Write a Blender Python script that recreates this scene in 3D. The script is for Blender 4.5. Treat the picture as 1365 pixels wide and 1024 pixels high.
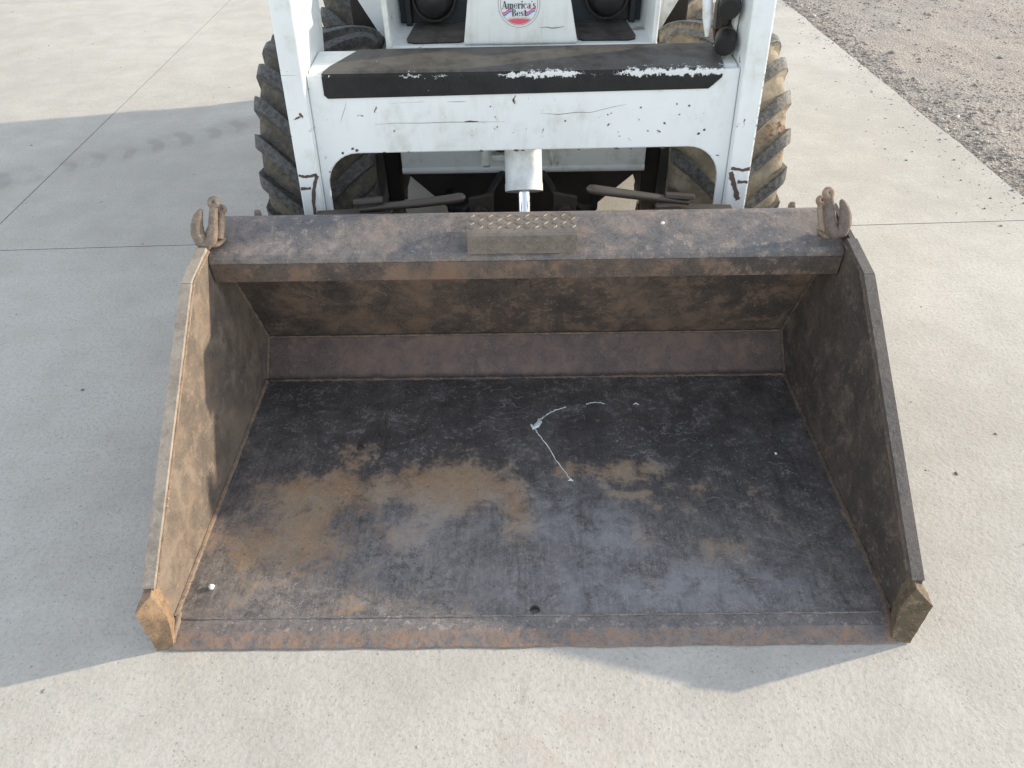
import bpy, bmesh, math, random
import numpy as np
from mathutils import Vector, Matrix, noise
R = math.radians
for o in list(bpy.data.objects): bpy.data.objects.remove(o)
sc = bpy.context.scene
col = sc.collection

# ------------------------------------------------------------------ camera
cam = bpy.data.cameras.new('camera'); camo = bpy.data.objects.new('camera', cam); col.objects.link(camo)
cr = Vector((0.9998872, -0.0027799, -0.0147599)); cu = Vector((0.0129072, 0.6615619, 0.7497794)); cf = Vector((-0.0076803, 0.7498854, -0.6615232))
m = Matrix((cr, cu, -cf)).transposed().to_4x4(); m.translation = Vector((-0.0246, -0.8126, 1.5064)); camo.matrix_world = m
cam.sensor_width = 36; cam.lens = 950 / 1365 * 36; cam.clip_end = 2000; cam.clip_start = .02
sc.camera = camo
# ------------------------------------------------------------------ light
SUN = Vector((2.9, .79, 1.0)).normalized()
EL = math.asin(SUN.z); AZ = math.atan2(SUN.x, SUN.y)
w = bpy.data.worlds.new('World'); sc.world = w; w.use_nodes = True
nt = w.node_tree; bg = nt.nodes['Background']; sky = nt.nodes.new('ShaderNodeTexSky'); sky.sky_type = 'NISHITA'
sky.sun_disc = False; sky.sun_elevation = EL; sky.sun_rotation = AZ; sky.air_density = 1.15; sky.dust_density = .3; sky.ozone_density = 1.0
hs = nt.nodes.new('ShaderNodeHueSaturation'); hs.inputs['Saturation'].default_value = .42   # thin high haze pales the blue
nt.links.new(sky.outputs[0], hs.inputs['Color']); nt.links.new(hs.outputs[0], bg.inputs[0]); bg.inputs[1].default_value = .15
sl = bpy.data.lights.new('sun', 'SUN'); sl.energy = 2.3; sl.angle = R(1.1); sl.color = (1, .87, .67)
so = bpy.data.objects.new('sun', sl); col.objects.link(so); so.rotation_euler = SUN.to_track_quat('Z', 'Y').to_euler(); so.location = (8, 3, 6)
sc.view_settings.view_transform = 'Standard'; sc.view_settings.look = 'None'; sc.view_settings.gamma = 1
sc.view_settings.use_curve_mapping = False; sc.view_settings.exposure = 1.39

# ------------------------------------------------------------------ helpers: node materials
class NM:
    def __init__(s, name):
        s.m = bpy.data.materials.new(name); s.m.use_nodes = True; s.t = s.m.node_tree
        s.b = s.t.nodes['Principled BSDF']; s.geo = s.t.nodes.new('ShaderNodeNewGeometry'); s.pos = s.geo.outputs['Position']
    def put(s, sock, v):
        if hasattr(v, 'links') or isinstance(v, bpy.types.NodeSocket): s.t.links.new(v, sock)
        else:
            if isinstance(v, (tuple, list)) and len(v) == 3 and sock.type == 'RGBA': v = (*v, 1)
            sock.default_value = v
    def math(s, op, a, b=0., c=None, clamp=False):
        n = s.t.nodes.new('ShaderNodeMath'); n.operation = op; n.use_clamp = clamp
        s.put(n.inputs[0], a); s.put(n.inputs[1], b)
        if c is not None: s.put(n.inputs[2], c)
        return n.outputs[0]
    def vmath(s, op, a, b=None):
        n = s.t.nodes.new('ShaderNodeVectorMath'); n.operation = op; s.put(n.inputs[0], a)
        if b is not None: s.put(n.inputs[1], b)
        return n.outputs['Value'] if op in ('LENGTH', 'DOT_PRODUCT', 'DISTANCE') else n.outputs[0]
    def noise(s, scale, detail=5, rough=.6, dist=0., vec=None, off=(0, 0, 0)):
        n = s.t.nodes.new('ShaderNodeTexNoise'); n.inputs['Scale'].default_value = scale; n.inputs['Detail'].default_value = detail
        n.inputs['Roughness'].default_value = rough; n.inputs['Distortion'].default_value = dist
        v = vec if vec is not None else s.pos
        if off != (0, 0, 0): v = s.vmath('ADD', v, off)
        s.put(n.inputs['Vector'], v); return n.outputs[0]
    def voro(s, scale, vec=None, feat='F1', rnd=1.):
        n = s.t.nodes.new('ShaderNodeTexVoronoi'); n.feature = feat; n.inputs['Scale'].default_value = scale; n.inputs['Randomness'].default_value = rnd
        s.put(n.inputs['Vector'], vec if vec is not None else s.pos); return n
    def step(s, v, a, b):
        n = s.t.nodes.new('ShaderNodeMapRange'); n.interpolation_type = 'SMOOTHSTEP'
        s.put(n.inputs['Value'], v); s.put(n.inputs['From Min'], a); s.put(n.inputs['From Max'], b); return n.outputs[0]
    def mix(s, f, a, b, mode='MIX'):
        n = s.t.nodes.new('ShaderNodeMix'); n.data_type = 'RGBA'; n.blend_type = mode
        s.put(n.inputs[0], f); s.put(n.inputs[6], a); s.put(n.inputs[7], b); return n.outputs[2]
    def fmix(s, f, a, b):
        n = s.t.nodes.new('ShaderNodeMix'); s.put(n.inputs[0], f); s.put(n.inputs[2], a); s.put(n.inputs[3], b); return n.outputs[0]
    def sep(s, v=None):
        n = s.t.nodes.new('ShaderNodeSeparateXYZ'); s.put(n.inputs[0], v if v is not None else s.pos); return n.outputs
    def comb(s, x, y, z):
        n = s.t.nodes.new('ShaderNodeCombineXYZ')
        for i, v in enumerate((x, y, z)): s.put(n.inputs[i], v)
        return n.outputs[0]
    def bump(s, h, strength, dist=.002, prev=None):
        n = s.t.nodes.new('ShaderNodeBump'); n.inputs['Strength'].default_value = strength; n.inputs['Distance'].default_value = dist
        s.put(n.inputs['Height'], h)
        if prev is not None: s.put(n.inputs['Normal'], prev)
        return n.outputs[0]
    def edge(s, rad):
        n = s.t.nodes.new('ShaderNodeBevel'); n.samples = 3; n.inputs['Radius'].default_value = rad
        d = s.vmath('DOT_PRODUCT', n.outputs[0], s.geo.outputs['Normal']); return s.step(d, .995, .86)
    def ell(s, cx, cy, rx, ry, k=1., vec=None):
        v = s.vmath('MULTIPLY', s.vmath('SUBTRACT', vec if vec is not None else s.pos, (cx, cy, 0)), (1 / rx, 1 / ry, 0))
        return s.math('MULTIPLY', s.step(s.vmath('LENGTH', v), 1.25, .1), k)
    def add(s, *a):
        r = a[0]
        for b in a[1:]: r = s.math('ADD', r, b)
        return r
    def done(s, color, rough=.5, metal=0., normal=None, spec=.5):
        s.put(s.b.inputs['Base Color'], color); s.put(s.b.inputs['Roughness'], rough); s.put(s.b.inputs['Metallic'], metal)
        s.b.inputs['Specular IOR Level'].default_value = spec
        if normal is not None: s.put(s.b.inputs['Normal'], normal)
        return s.m

def plain(name, c, rough=.5, metal=0., var=.25):
    n = NM(name); k = n.noise(40, 6, .65); k2 = n.noise(6, 4)
    f = n.math('MULTIPLY', n.add(k, k2, -1.), var * 2)
    cc = n.mix(n.math('ADD', .5, f, clamp=True), tuple(x * .62 for x in c), tuple(min(1, x * 1.38) for x in c))
    return n.done(cc, n.math('ADD', rough, n.math('MULTIPLY', f, .3)), metal, n.bump(k, .25, .001))

def white_paint(name, chip=1., grime=.35, arm=False):
    n = NM(name)
    big = n.noise(2.3, 4, .6); mid = n.noise(14, 5, .65); fine = n.noise(90, 2, .6)
    c = n.mix(n.step(big, .35, .7), (.76, .79, .80), (.68, .71, .71))
    c = n.mix(n.math('MULTIPLY', n.step(n.math('MULTIPLY', mid, n.add(big, .35)), .42, .62), grime), c, (.42, .40, .32))
    x, y, z = n.sep()
    rn = n.noise(1., 4, .65, .0, n.comb(n.math('MULTIPLY', x, 38.), n.math('MULTIPLY', y, 38.), n.math('MULTIPLY', z, 3.5)), (2, 6, 0))
    c = n.mix(n.math('MULTIPLY', n.math('MULTIPLY', n.step(rn, .50, .70), n.step(big, .40, .60)), .32 * (.6 + grime)), c, (.46, .42, .35))
    # thin scratches: noise stretched along x
    for i, (sx, sz, th) in enumerate(((3., 160., .735), (26., 120., .75))):
        v = n.comb(n.math('ADD', n.math('MULTIPLY', x, sx), n.math('MULTIPLY', z, sx * (.9 if i else .05))), n.math('MULTIPLY', y, sx), n.math('MULTIPLY', z, sz))
        sc_ = n.step(n.noise(1., 2, .5, .0, v, (i * 7.3, 0, 0)), th, th + .03)
        sc_ = n.math('MULTIPLY', sc_, n.step(n.noise(5, 3, .6, off=(3.1 * i, 2, 1)), .5, .6))
        c = n.mix(n.math('MULTIPLY', sc_, .75), c, (.16, .12, .11))
    # chips: sparse spots and worn edges
    sp = n.noise(36, 5, .6, .6, off=(4, 9, 2))
    gate = n.step(n.noise(3.7, 3, .6, off=(1, 5, 7)), .45, .62)
    ch = n.math('MULTIPLY', n.step(n.add(sp, n.math('MULTIPLY', gate, .05)), .722 - .012 * chip, .737 - .012 * chip), chip)
    if arm:     # paint knocked off along the outer corners of the lift arms
        ax = n.math('ADD', n.math('ABSOLUTE', x), n.math('MULTIPLY', n.add(n.noise(75, 5, .75, off=(7, 1, 3)), -.5), .022))
        ed = n.math('MULTIPLY', n.step(ax, .6525, .6540), n.step(n.noise(6, 3, .6, off=(3, 3, 8)), .40, .52))
        ed = n.math('MULTIPLY', ed, n.step(n.math('ABSOLUTE', n.sep(n.geo.outputs['Normal'])[0]), .7, .5))
        ch = n.math('MAXIMUM', ch, n.math('MULTIPLY', ed, .9), clamp=True)
    rust = n.mix(n.step(fine, .4, .6), (.045, .032, .027), (.13, .075, .05))
    halo = n.math('MULTIPLY', n.step(n.add(sp, n.math('MULTIPLY', gate, .05)), .66, .72), .35 * chip)
    c = n.mix(halo, c, (.50, .40, .30))
    c = n.mix(ch, c, rust)
    return n.done(c, n.fmix(ch, n.add(.30, n.math('MULTIPLY', mid, .2)), .8), 0., n.bump(n.noise(9, 3), .25, .002))

def steel(name, dark, mid, dust, amt=.5, metal=.35, rough=.5, spots=(), darks=(), pol_sky=(), grain=1., thr=.56, scale=1., scour_sky=False, lip=False):
    n = NM(name)
    a = n.noise(2.6 * scale, 4, .66); b = n.noise(13 * scale, 6, .72, .4, off=(3, 8, 1)); f = n.noise(62, 4, .72, off=(5, 2, 9)); g = n.noise(240, 2, .65)
    c = n.mix(n.step(n.add(n.math('MULTIPLY', a, .6), n.math('MULTIPLY', b, .4)), .36, .64), dark, mid)
    if scour_sky:   # front half lightened to violet grey: scouring plus painted sky reflection
        yy = n.add(n.sep()[1], n.math('MULTIPLY', n.add(n.noise(5, 5, .7), -.5), .75), n.math('MULTIPLY', n.sep()[0], .14))
        c = n.mix(n.math('MULTIPLY', n.step(yy, .56, .12), .85), c, n.mix(n.step(n.noise(21, 5, .7), .38, .62), (.172, .156, .153), (.270, .242, .228)))
        vs = n.noise(1., 3, .6, .0, n.vmath('MULTIPLY', n.pos, (120., 9., 1.)), (0, 0, 4))      # drag marks run front to back
        c = n.mix(n.math('MULTIPLY', n.math('MULTIPLY', n.step(vs, .52, .68), n.step(yy, .75, .2)), .42), c, (.30, .275, .265)); c = n.mix(n.math('MULTIPLY', n.step(vs, .46, .32), .35), c, (.05, .047, .048))
    # fine mottling
    mot = n.add(n.math('MULTIPLY', f, .6), n.math('MULTIPLY', g, .4))
    c = n.mix(n.math('MULTIPLY', n.step(mot, .45, .58), .62 * grain), c, tuple(v * .45 for v in dark))
    c = n.mix(n.math('MULTIPLY', n.step(n.add(mot, n.math('MULTIPLY', b, .5)), .78, .87), .7 * grain), c, tuple(min(1, v * 1.5 + .05) for v in mid))
    fld = n.add(n.math('MULTIPLY', b, .50), n.math('MULTIPLY', f, .36), n.math('MULTIPLY', a, .2))
    for s_ in spots: fld = n.math('ADD', fld, n.ell(*s_))
    for s_ in darks: fld = n.math('SUBTRACT', fld, n.ell(*s_))
    if lip: fld = n.add(fld, n.math('MULTIPLY', n.step(n.add(n.sep()[1], n.math('MULTIPLY', n.add(f, -.5), .012)), .037, .031), .185), -.13)   # rust sits on the bevel only
    dm = n.step(fld, thr - .02, thr + .13)
    dcol = n.mix(n.step(n.noise(7, 4, .65, off=(2, 2, 2)), .38, .64), dust, (dust[0] * 1.0, dust[1] * .80, dust[2] * .62))
    dcol = n.mix(n.math('MULTIPLY', n.step(mot, .44, .60), .42), dcol, tuple(v * .5 for v in dust))
    dm = n.math('MULTIPLY', dm, amt)
    c = n.mix(dm, c, dcol)
    # long light scratches, two directions
    x, y, z = n.sep()
    for i, ang in enumerate((.25, -.9)):
        ca, sa = math.cos(ang), math.sin(ang)
        u = n.add(n.math('MULTIPLY', x, ca), n.math('MULTIPLY', y, sa)); v = n.add(n.math('MULTIPLY', x, -sa), n.math('MULTIPLY', y, ca))
        q = n.noise(1., 2, .5, .15, n.comb(n.math('MULTIPLY', u, 7.), n.math('MULTIPLY', v, 210.), n.math('MULTIPLY', z, 30.)), (i * 5.1, 3, 0))
        q = n.math('MULTIPLY', n.step(q, .70, .76), n.step(n.noise(4, 3, .6, off=(i * 3., 1, 4)), .5, .62))
        c = n.mix(n.math('MULTIPLY', q, .30), c, (.30, .29, .29))
    if scour_sky:
        vv = n.voro(130); pk = n.math('MULTIPLY', n.step(vv.outputs['Distance'], .34, .20), n.step(n.sep(vv.outputs['Color'])[0], .86, .92))
        c = n.mix(n.math('MULTIPLY', n.math('MULTIPLY', pk, n.step(n.add(n.noise(3.3, 3), n.math('MULTIPLY', n.sep()[0], .10)), .42, .60)), .6), c, (.36, .34, .33))
        vd = n.voro(70, n.vmath('ADD', n.pos, (3, 1, 0))); pd = n.math('MULTIPLY', n.step(vd.outputs['Distance'], .38, .22), n.step(n.sep(vd.outputs['Color'])[1], .90, .95))
        c = n.mix(n.math('MULTIPLY', pd, .35), c, (.035, .032, .032))
        wv = n.t.nodes.new('ShaderNodeTexWave'); wv.wave_type = 'RINGS'; wv.inputs['Scale'].default_value = 9.; wv.inputs['Distortion'].default_value = 14.; wv.inputs['Detail'].default_value = 3.; wv.inputs['Detail Scale'].default_value = 1.4; n.put(wv.inputs['Vector'], n.pos)
        sw = n.math('MULTIPLY', n.step(wv.outputs['Fac'], .985, .998), n.step(n.noise(6, 3, .6, off=(6, 6, 6)), .52, .62)); c = n.mix(n.math('MULTIPLY', sw, .45), c, (.36, .345, .335))
    met = n.math('MULTIPLY', n.math('SUBTRACT', 1., dm, clamp=True), metal)
    ro = n.add(rough, n.math('MULTIPLY', dm, .25), n.math('MULTIPLY', n.add(b, -.5), .35), n.math('MULTIPLY', n.add(mot, -.5), .5))
    for s_ in pol_sky:  # polished patches: lower roughness, blue sky reflection mixed into the colour
        p_ = n.math('MULTIPLY', n.ell(*s_), n.step(b, .35, .6)); ro = n.math('SUBTRACT', ro, n.math('MULTIPLY', p_, .16)); c = n.mix(n.math('MULTIPLY', p_, .4), c, (.31, .318, .34))
    return n.done(c, n.math('MAXIMUM', ro, .22), met, n.bump(n.noise(95, 4, .72), .55, .0024))

def mat_concrete(name, near, far):
    n = NM(name)
    a = n.noise(.55, 3, .6); b = n.noise(5, 5, .68); f = n.noise(85, 4, .72); g = n.noise(190, 2, .65)
    c = n.mix(n.step(n.add(n.math('MULTIPLY', a, .55), n.math('MULTIPLY', b, .45)), .36, .64), (.425, .400, .362), (.540, .513, .467))
    c = n.mix(n.math('MULTIPLY', n.step(f, .46, .64), .42), c, (.345, .322, .29))
    c = n.mix(n.math('MULTIPLY', n.step(g, .56, .68), .45), c, (.60, .57, .52))
    st_ = n.noise(1., 4, .65, .0, n.vmath('MULTIPLY', n.pos, (1.1, 5.5, 1.))); bl = n.noise(1.7, 5, .7, .8, off=(8, 3, 0))      # broom drag, damp and dirt blotches
    c = n.mix(n.math('MULTIPLY', n.step(st_, .46, .66), .13), c, (.36, .335, .295))
    c = n.mix(n.math('MULTIPLY', n.step(bl, .54, .70), .17), c, (.35, .32, .28))
    c = n.mix(n.math('MULTIPLY', n.step(n.noise(7, 6, .75, 1.2, off=(1, 7, 0)), .655, .70), .28), c, (.30, .275, .25))
    v = n.voro(52); dk = n.math('MULTIPLY', n.step(n.math('ADD', v.outputs['Distance'], n.math('MULTIPLY', n.add(g, -.5), .3)), .17, .09), n.step(n.sep(v.outputs['Color'])[0], .86, .90))
    c = n.mix(n.math('MULTIPLY', dk, .55), c, (.20, .185, .175))
    v2 = n.voro(110); dk2 = n.math('MULTIPLY', n.step(v2.outputs['Distance'], .30, .15), n.step(n.sep(v2.outputs['Color'])[1], .72, .80))
    c = n.mix(n.math('MULTIPLY', dk2, .55), c, (.23, .205, .19))
    if near:
        # pinkish rust stain in front of the bucket
        st = n.math('MULTIPLY', n.ell(.06, -.22, .22, .10), n.step(n.noise(16, 6, .7), .46, .62))
        c = n.mix(n.math('MULTIPLY', st, .30), c, (.48, .36, .29))
    if far:
        # faint tyre mark across the far slabs
        P0, P1 = Vector((-2.62, 2.36)), Vector((-1.45, 3.12)); d = (P1 - P0).normalized()
        rel = n.vmath('SUBTRACT', n.pos, (P0.x, P0.y, 0)); u = n.vmath('DOT_PRODUCT', rel, (d.x, d.y, 0)); t = n.vmath('DOT_PRODUCT', rel, (-d.y, d.x, 0))
        t = n.math('ADD', t, n.math('MULTIPLY', n.add(n.noise(2, 2), -.5), .06))
        band = n.math('MULTIPLY', n.step(n.math('ABSOLUTE', t), .15, .05), n.step(n.noise(3.3, 4, .6), .33, .58))
        ph = n.add(n.math('MULTIPLY', u, 6.2832 / .145), n.math('MULTIPLY', n.math('ABSOLUTE', t), 16.), n.math('MULTIPLY', n.noise(5, 3), 2.5))
        lug = n.step(n.math('SINE', ph), -.35, .75)
        c = n.mix(n.math('MULTIPLY', n.math('MULTIPLY', band, n.add(n.math('MULTIPLY', lug, .62), .38)), .42), c, (.20, .19, .18))
    h = n.add(n.math('MULTIPLY', f, 1.), n.math('MULTIPLY', n.noise(34, 1), .45))
    return n.done(c, .88, 0., n.bump(h, .52, .0038), .3)

def mat_gravel():
    n = NM('gravelly_dirt')
    a = n.noise(1.1, 4, .65); b = n.noise(9, 5, .7); f = n.noise(70, 3, .7)
    c = n.mix(n.step(a, .36, .62), (.365, .335, .30), (.395, .34, .295))
    c = n.mix(n.math('MULTIPLY', n.step(b, .42, .62), .6), c, (.32, .295, .27))
    v = n.voro(60); vc = n.sep(v.outputs['Color'])[0]
    c = n.mix(n.math('MULTIPLY', n.step(v.outputs['Distance'], .5, .3), n.math('MULTIPLY', n.step(vc, .5, .55), .8)), c, n.mix(vc, (.18, .165, .16), (.52, .47, .42)))
    c = n.mix(n.math('MULTIPLY', n.step(f, .5, .68), .4), c, (.16, .145, .135))
    h = n.add(n.math('MULTIPLY', n.math('SUBTRACT', 1., v.outputs['Distance']), .7), b, f)
    return n.done(c, .95, 0., n.bump(h, .7, .012), .2)

def mat_attr(name, rough=.85):
    n = NM(name); at = n.t.nodes.new('ShaderNodeAttribute'); at.attribute_name = 'tint'
    c = n.mix(n.math('MULTIPLY', n.step(n.noise(160, 4), .4, .65), .4), at.outputs['Color'], n.mix(1., at.outputs['Color'], (.5, .48, .46), 'MULTIPLY'))
    return n.done(c, rough, 0., n.bump(n.noise(220, 3), .4, .002), .3)

def mat_tyre():
    n = NM('dusty_worn_rubber')
    at = n.t.nodes.new('ShaderNodeAttribute'); at.attribute_name = 'lift'; lift = at.outputs['Fac']
    b = n.noise(11, 5, .68); f = n.noise(80, 3, .7); a = n.noise(3.5, 2)
    c = n.mix(n.step(f, .35, .65), (.040, .040, .042), (.10, .098, .096))
    x = n.sep()[0]
    side = n.step(x, -.2, .5)             # dust paler and thicker towards the right: sunlit look put into the colour
    d = n.add(n.math('MULTIPLY', b, .55), n.math('MULTIPLY', f, .25), n.math('MULTIPLY', a, .25), n.math('MULTIPLY', lift, -.40), n.math('MULTIPLY', side, .20))
    dm = n.step(d, .30, .55)
    dc = n.mix(n.step(n.noise(20, 5, .7), .4, .62), n.mix(side, (.085, .075, .06), (.25, .21, .155)), n.mix(side, (.15, .13, .10), (.37, .315, .24)))
    c = n.mix(n.math('MULTIPLY', dm, .85), c, dc)
    mud = n.math('MULTIPLY', n.math('MULTIPLY', n.ell(.80, .62, .09, .09, 1., n.comb(x, n.sep()[2], 0.)), n.step(n.noise(42, 6, .75), .45, .56)), n.math('SUBTRACT', 1., lift))
    c = n.mix(mud, c, n.mix(n.step(f, .4, .6), (.10, .055, .035), (.25, .14, .085)))
    return n.done(c, n.fmix(dm, .62, .95), 0., n.bump(n.noise(70, 4, .7), .5, .003), .35)

def mat_step():
    n = NM('worn_black_antislip_paint')
    x, y, z = n.sep()
    a = n.noise(5, 7, .68, .4); f = n.noise(300, 3, .7); b = n.noise(24, 7, .7)
    top = n.step(n.sep(n.geo.outputs['Normal'])[2], .35, .8)       # upward faces mixed towards grey in patches
    c = n.mix(n.step(f, .35, .7), (.008, .008, .009), (.018, .018, .019))
    tr = n.math('MULTIPLY', n.add(n.math('MULTIPLY', top, .75), .10), n.step(n.add(n.math('MULTIPLY', a, .6), n.math('MULTIPLY', b, .4)), .30, .62))
    c = n.mix(tr, c, (.125, .117, .108))
    # paint worn through to white along the front edge
    wob = n.math('MULTIPLY', n.add(n.noise(70, 5, .8), -.5), .048)
    dz = n.math('ABSOLUTE', n.add(z, -.853, wob))
    amp = n.math('MULTIPLY', n.step(n.add(n.noise(5.2, 3, .6, off=(2.3, 0, 0)), n.math('MULTIPLY', n.step(x, -.02, .12), .17)), .54, .68), .0068)
    ed = n.math('MULTIPLY', n.math('LESS_THAN', dz, amp), n.step(y, 1.245, 1.235))
    sp = n.step(n.noise(75, 3, .55, .4, off=(9, 3, 3)), .755, .765)
    ch = n.math('MAXIMUM', ed, sp)
    c = n.mix(ch, c, (.68, .70, .70))
    return n.done(c, n.fmix(ch, .62, .45), 0., n.bump(f, .5, .0012), .22)

M = {}
M['concrete'] = mat_concrete('broom_finished_concrete', True, False); M['concrete_far'] = mat_concrete('tyre_marked_concrete', False, True); M['gravel'] = mat_gravel(); M['stone'] = mat_attr('loose_stone')
M['white'] = white_paint('chipped_white_paint'); M['white_clean'] = white_paint('dirty_white_paint', .55, .5)
M['white_arm'] = white_paint('chipped_white_arm_paint', 1., .35, True); M['step'] = mat_step(); M['tyre'] = mat_tyre()
M['floor'] = steel('scoured_bucket_floor_steel', (.066, .061, .061), (.128, .117, .114), (.365, .275, .190), .85, .10, .46,
    spots=[(-.56, .455, .24, .11, .19), (-.21, .46, .20, .14, .19), (-.64, .275, .20, .13, .20), (-.48, .60, .13, .08, .15), (-.03, .34, .06, .15, .16), (.285, .505, .11, .06, .19), (-.2, .62, .12, .05, .10), (-.08, .50, .30, .16, .05), (-.35, .36, .45, .16, .05), (.35, .40, .40, .20, .04), (.12, .52, .06, .05, .09), (.62, .36, .12, .10, .06), (.27, .42, .10, .02, .11),
           (.50, .44, .17, .08, .12), (-.31, .28, .13, .08, .08), (.50, .22, .12, .09, .10), (.30, .28, .05, .07, .09), (-.4, .10, .5, .10, .06), (0, .95, 1.2, .09, .09), (-.85, .5, .06, .6, .08), (.85, .5, .05, .6, .07)],
    darks=[(.05, .74, .60, .20, .12), (.62, .55, .30, .30, .08), (-.62, .68, .20, .20, .09), (.55, .12, .35, .10, .05)],
    pol_sky=[(.05, .36, .26, .14), (.22, .28, .14, .10), (.3, .14, .5, .10), (-.3, .3, .14, .16)], thr=.60, scour_sky=True)
M['back'] = steel('brown_stained_bucket_steel', (.068, .055, .049), (.158, .118, .094), (.235, .152, .105), .75, .03, .7, thr=.52, scale=.9, grain=.9)
M['lowerback'] = steel('mauve_brown_bucket_steel', (.115, .086, .081), (.180, .132, .117), (.240, .170, .130), .6, .03, .64, thr=.53, scale=1.2, grain=.7)
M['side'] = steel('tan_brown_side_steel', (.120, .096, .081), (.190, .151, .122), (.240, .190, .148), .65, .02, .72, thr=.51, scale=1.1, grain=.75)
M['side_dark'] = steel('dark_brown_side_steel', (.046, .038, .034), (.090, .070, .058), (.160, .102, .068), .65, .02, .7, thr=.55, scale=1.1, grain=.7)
M['edge_pale'] = steel('pale_plate_edge', (.24, .20, .165), (.36, .31, .255), (.33, .24, .17), .5, .05, .6, thr=.57, scale=3, grain=.5)
M['edge_dark'] = steel('dark_plate_edge', (.075, .066, .062), (.125, .108, .098), (.15, .11, .085), .5, .1, .6, thr=.57, scale=3, grain=.5)
M['toptube'] = steel('weathered_blue_brown_steel', (.128, .124, .130), (.225, .192, .174), (.270, .215, .185), .55, .10, .54, thr=.52, scale=1.8)
M['edge'] = steel('scuffed_cutting_edge_steel', (.165, .150, .146), (.24, .21, .195), (.30, .19, .125), .75, .12, .5, thr=.54, scale=3.2, lip=True)
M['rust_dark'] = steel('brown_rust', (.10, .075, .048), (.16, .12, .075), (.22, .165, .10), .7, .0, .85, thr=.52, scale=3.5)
M['rust'] = steel('orange_rust', (.17, .115, .075), (.27, .18, .11), (.33, .245, .165), .7, .0, .85, thr=.52, scale=3.5)
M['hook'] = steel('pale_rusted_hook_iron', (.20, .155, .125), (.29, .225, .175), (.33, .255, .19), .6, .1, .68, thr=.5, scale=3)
M['hook_shaded'] = steel('shaded_rusted_hook_iron', (.12, .095, .085), (.18, .14, .125), (.20, .155, .13), .6, .1, .68, thr=.5, scale=3)  # darker copy of the hook iron, right hook's shade put into its colour
M['weld'] = steel('rusty_weld_bead', (.15, .11, .085), (.23, .175, .135), (.28, .205, .15), .7, .1, .7, thr=.5, scale=4)
M['tread'] = steel('worn_tread_plate_steel', (.150, .128, .110), (.240, .205, .175), (.25, .19, .14), .5, .2, .5, thr=.56, scale=3, grain=.3)
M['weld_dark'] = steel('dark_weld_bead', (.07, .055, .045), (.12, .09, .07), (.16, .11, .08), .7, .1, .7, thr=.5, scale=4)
M['grease'] = plain('black_greasy_iron', (.028, .024, .021), .5, .1, .6)
M['linkage'] = plain('dirty_brown_iron', (.05, .04, .033), .6, .1, .6)
M['lever'] = plain('worn_dark_lever_iron', (.075, .062, .052), .45, .3)
M['chrome'] = plain('chrome_rod', (.8, .82, .85), .13, 1., .03)
M['rubber'] = plain('black_rubber', (.014, .014, .015), .55)
M['navy'] = plain('dark_blue_black_panel', (.020, .030, .042), .5)
M['cream'] = white_paint('cream_dusty_paint', .5, .75)
M['scar'] = plain('brown_paint_scar', (.095, .062, .052), .8, 0., .5)
M['red'] = plain('sticker_red', (.72, .10, .16), .4, 0, .1); M['blue'] = plain('sticker_blue', (.10, .22, .60), .4, 0, .1)
M['ink'] = plain('sticker_ink', (.012, .03, .06), .4, 0, .1); M['paper'] = plain('sticker_white', (.74, .80, .85), .4, 0, .05)
M['orange'] = plain('sticker_orange', (.62, .30, .18), .4, 0, .1)
M['goo'] = plain('white_sealant', (.70, .73, .76), .35, 0, .15)

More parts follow.
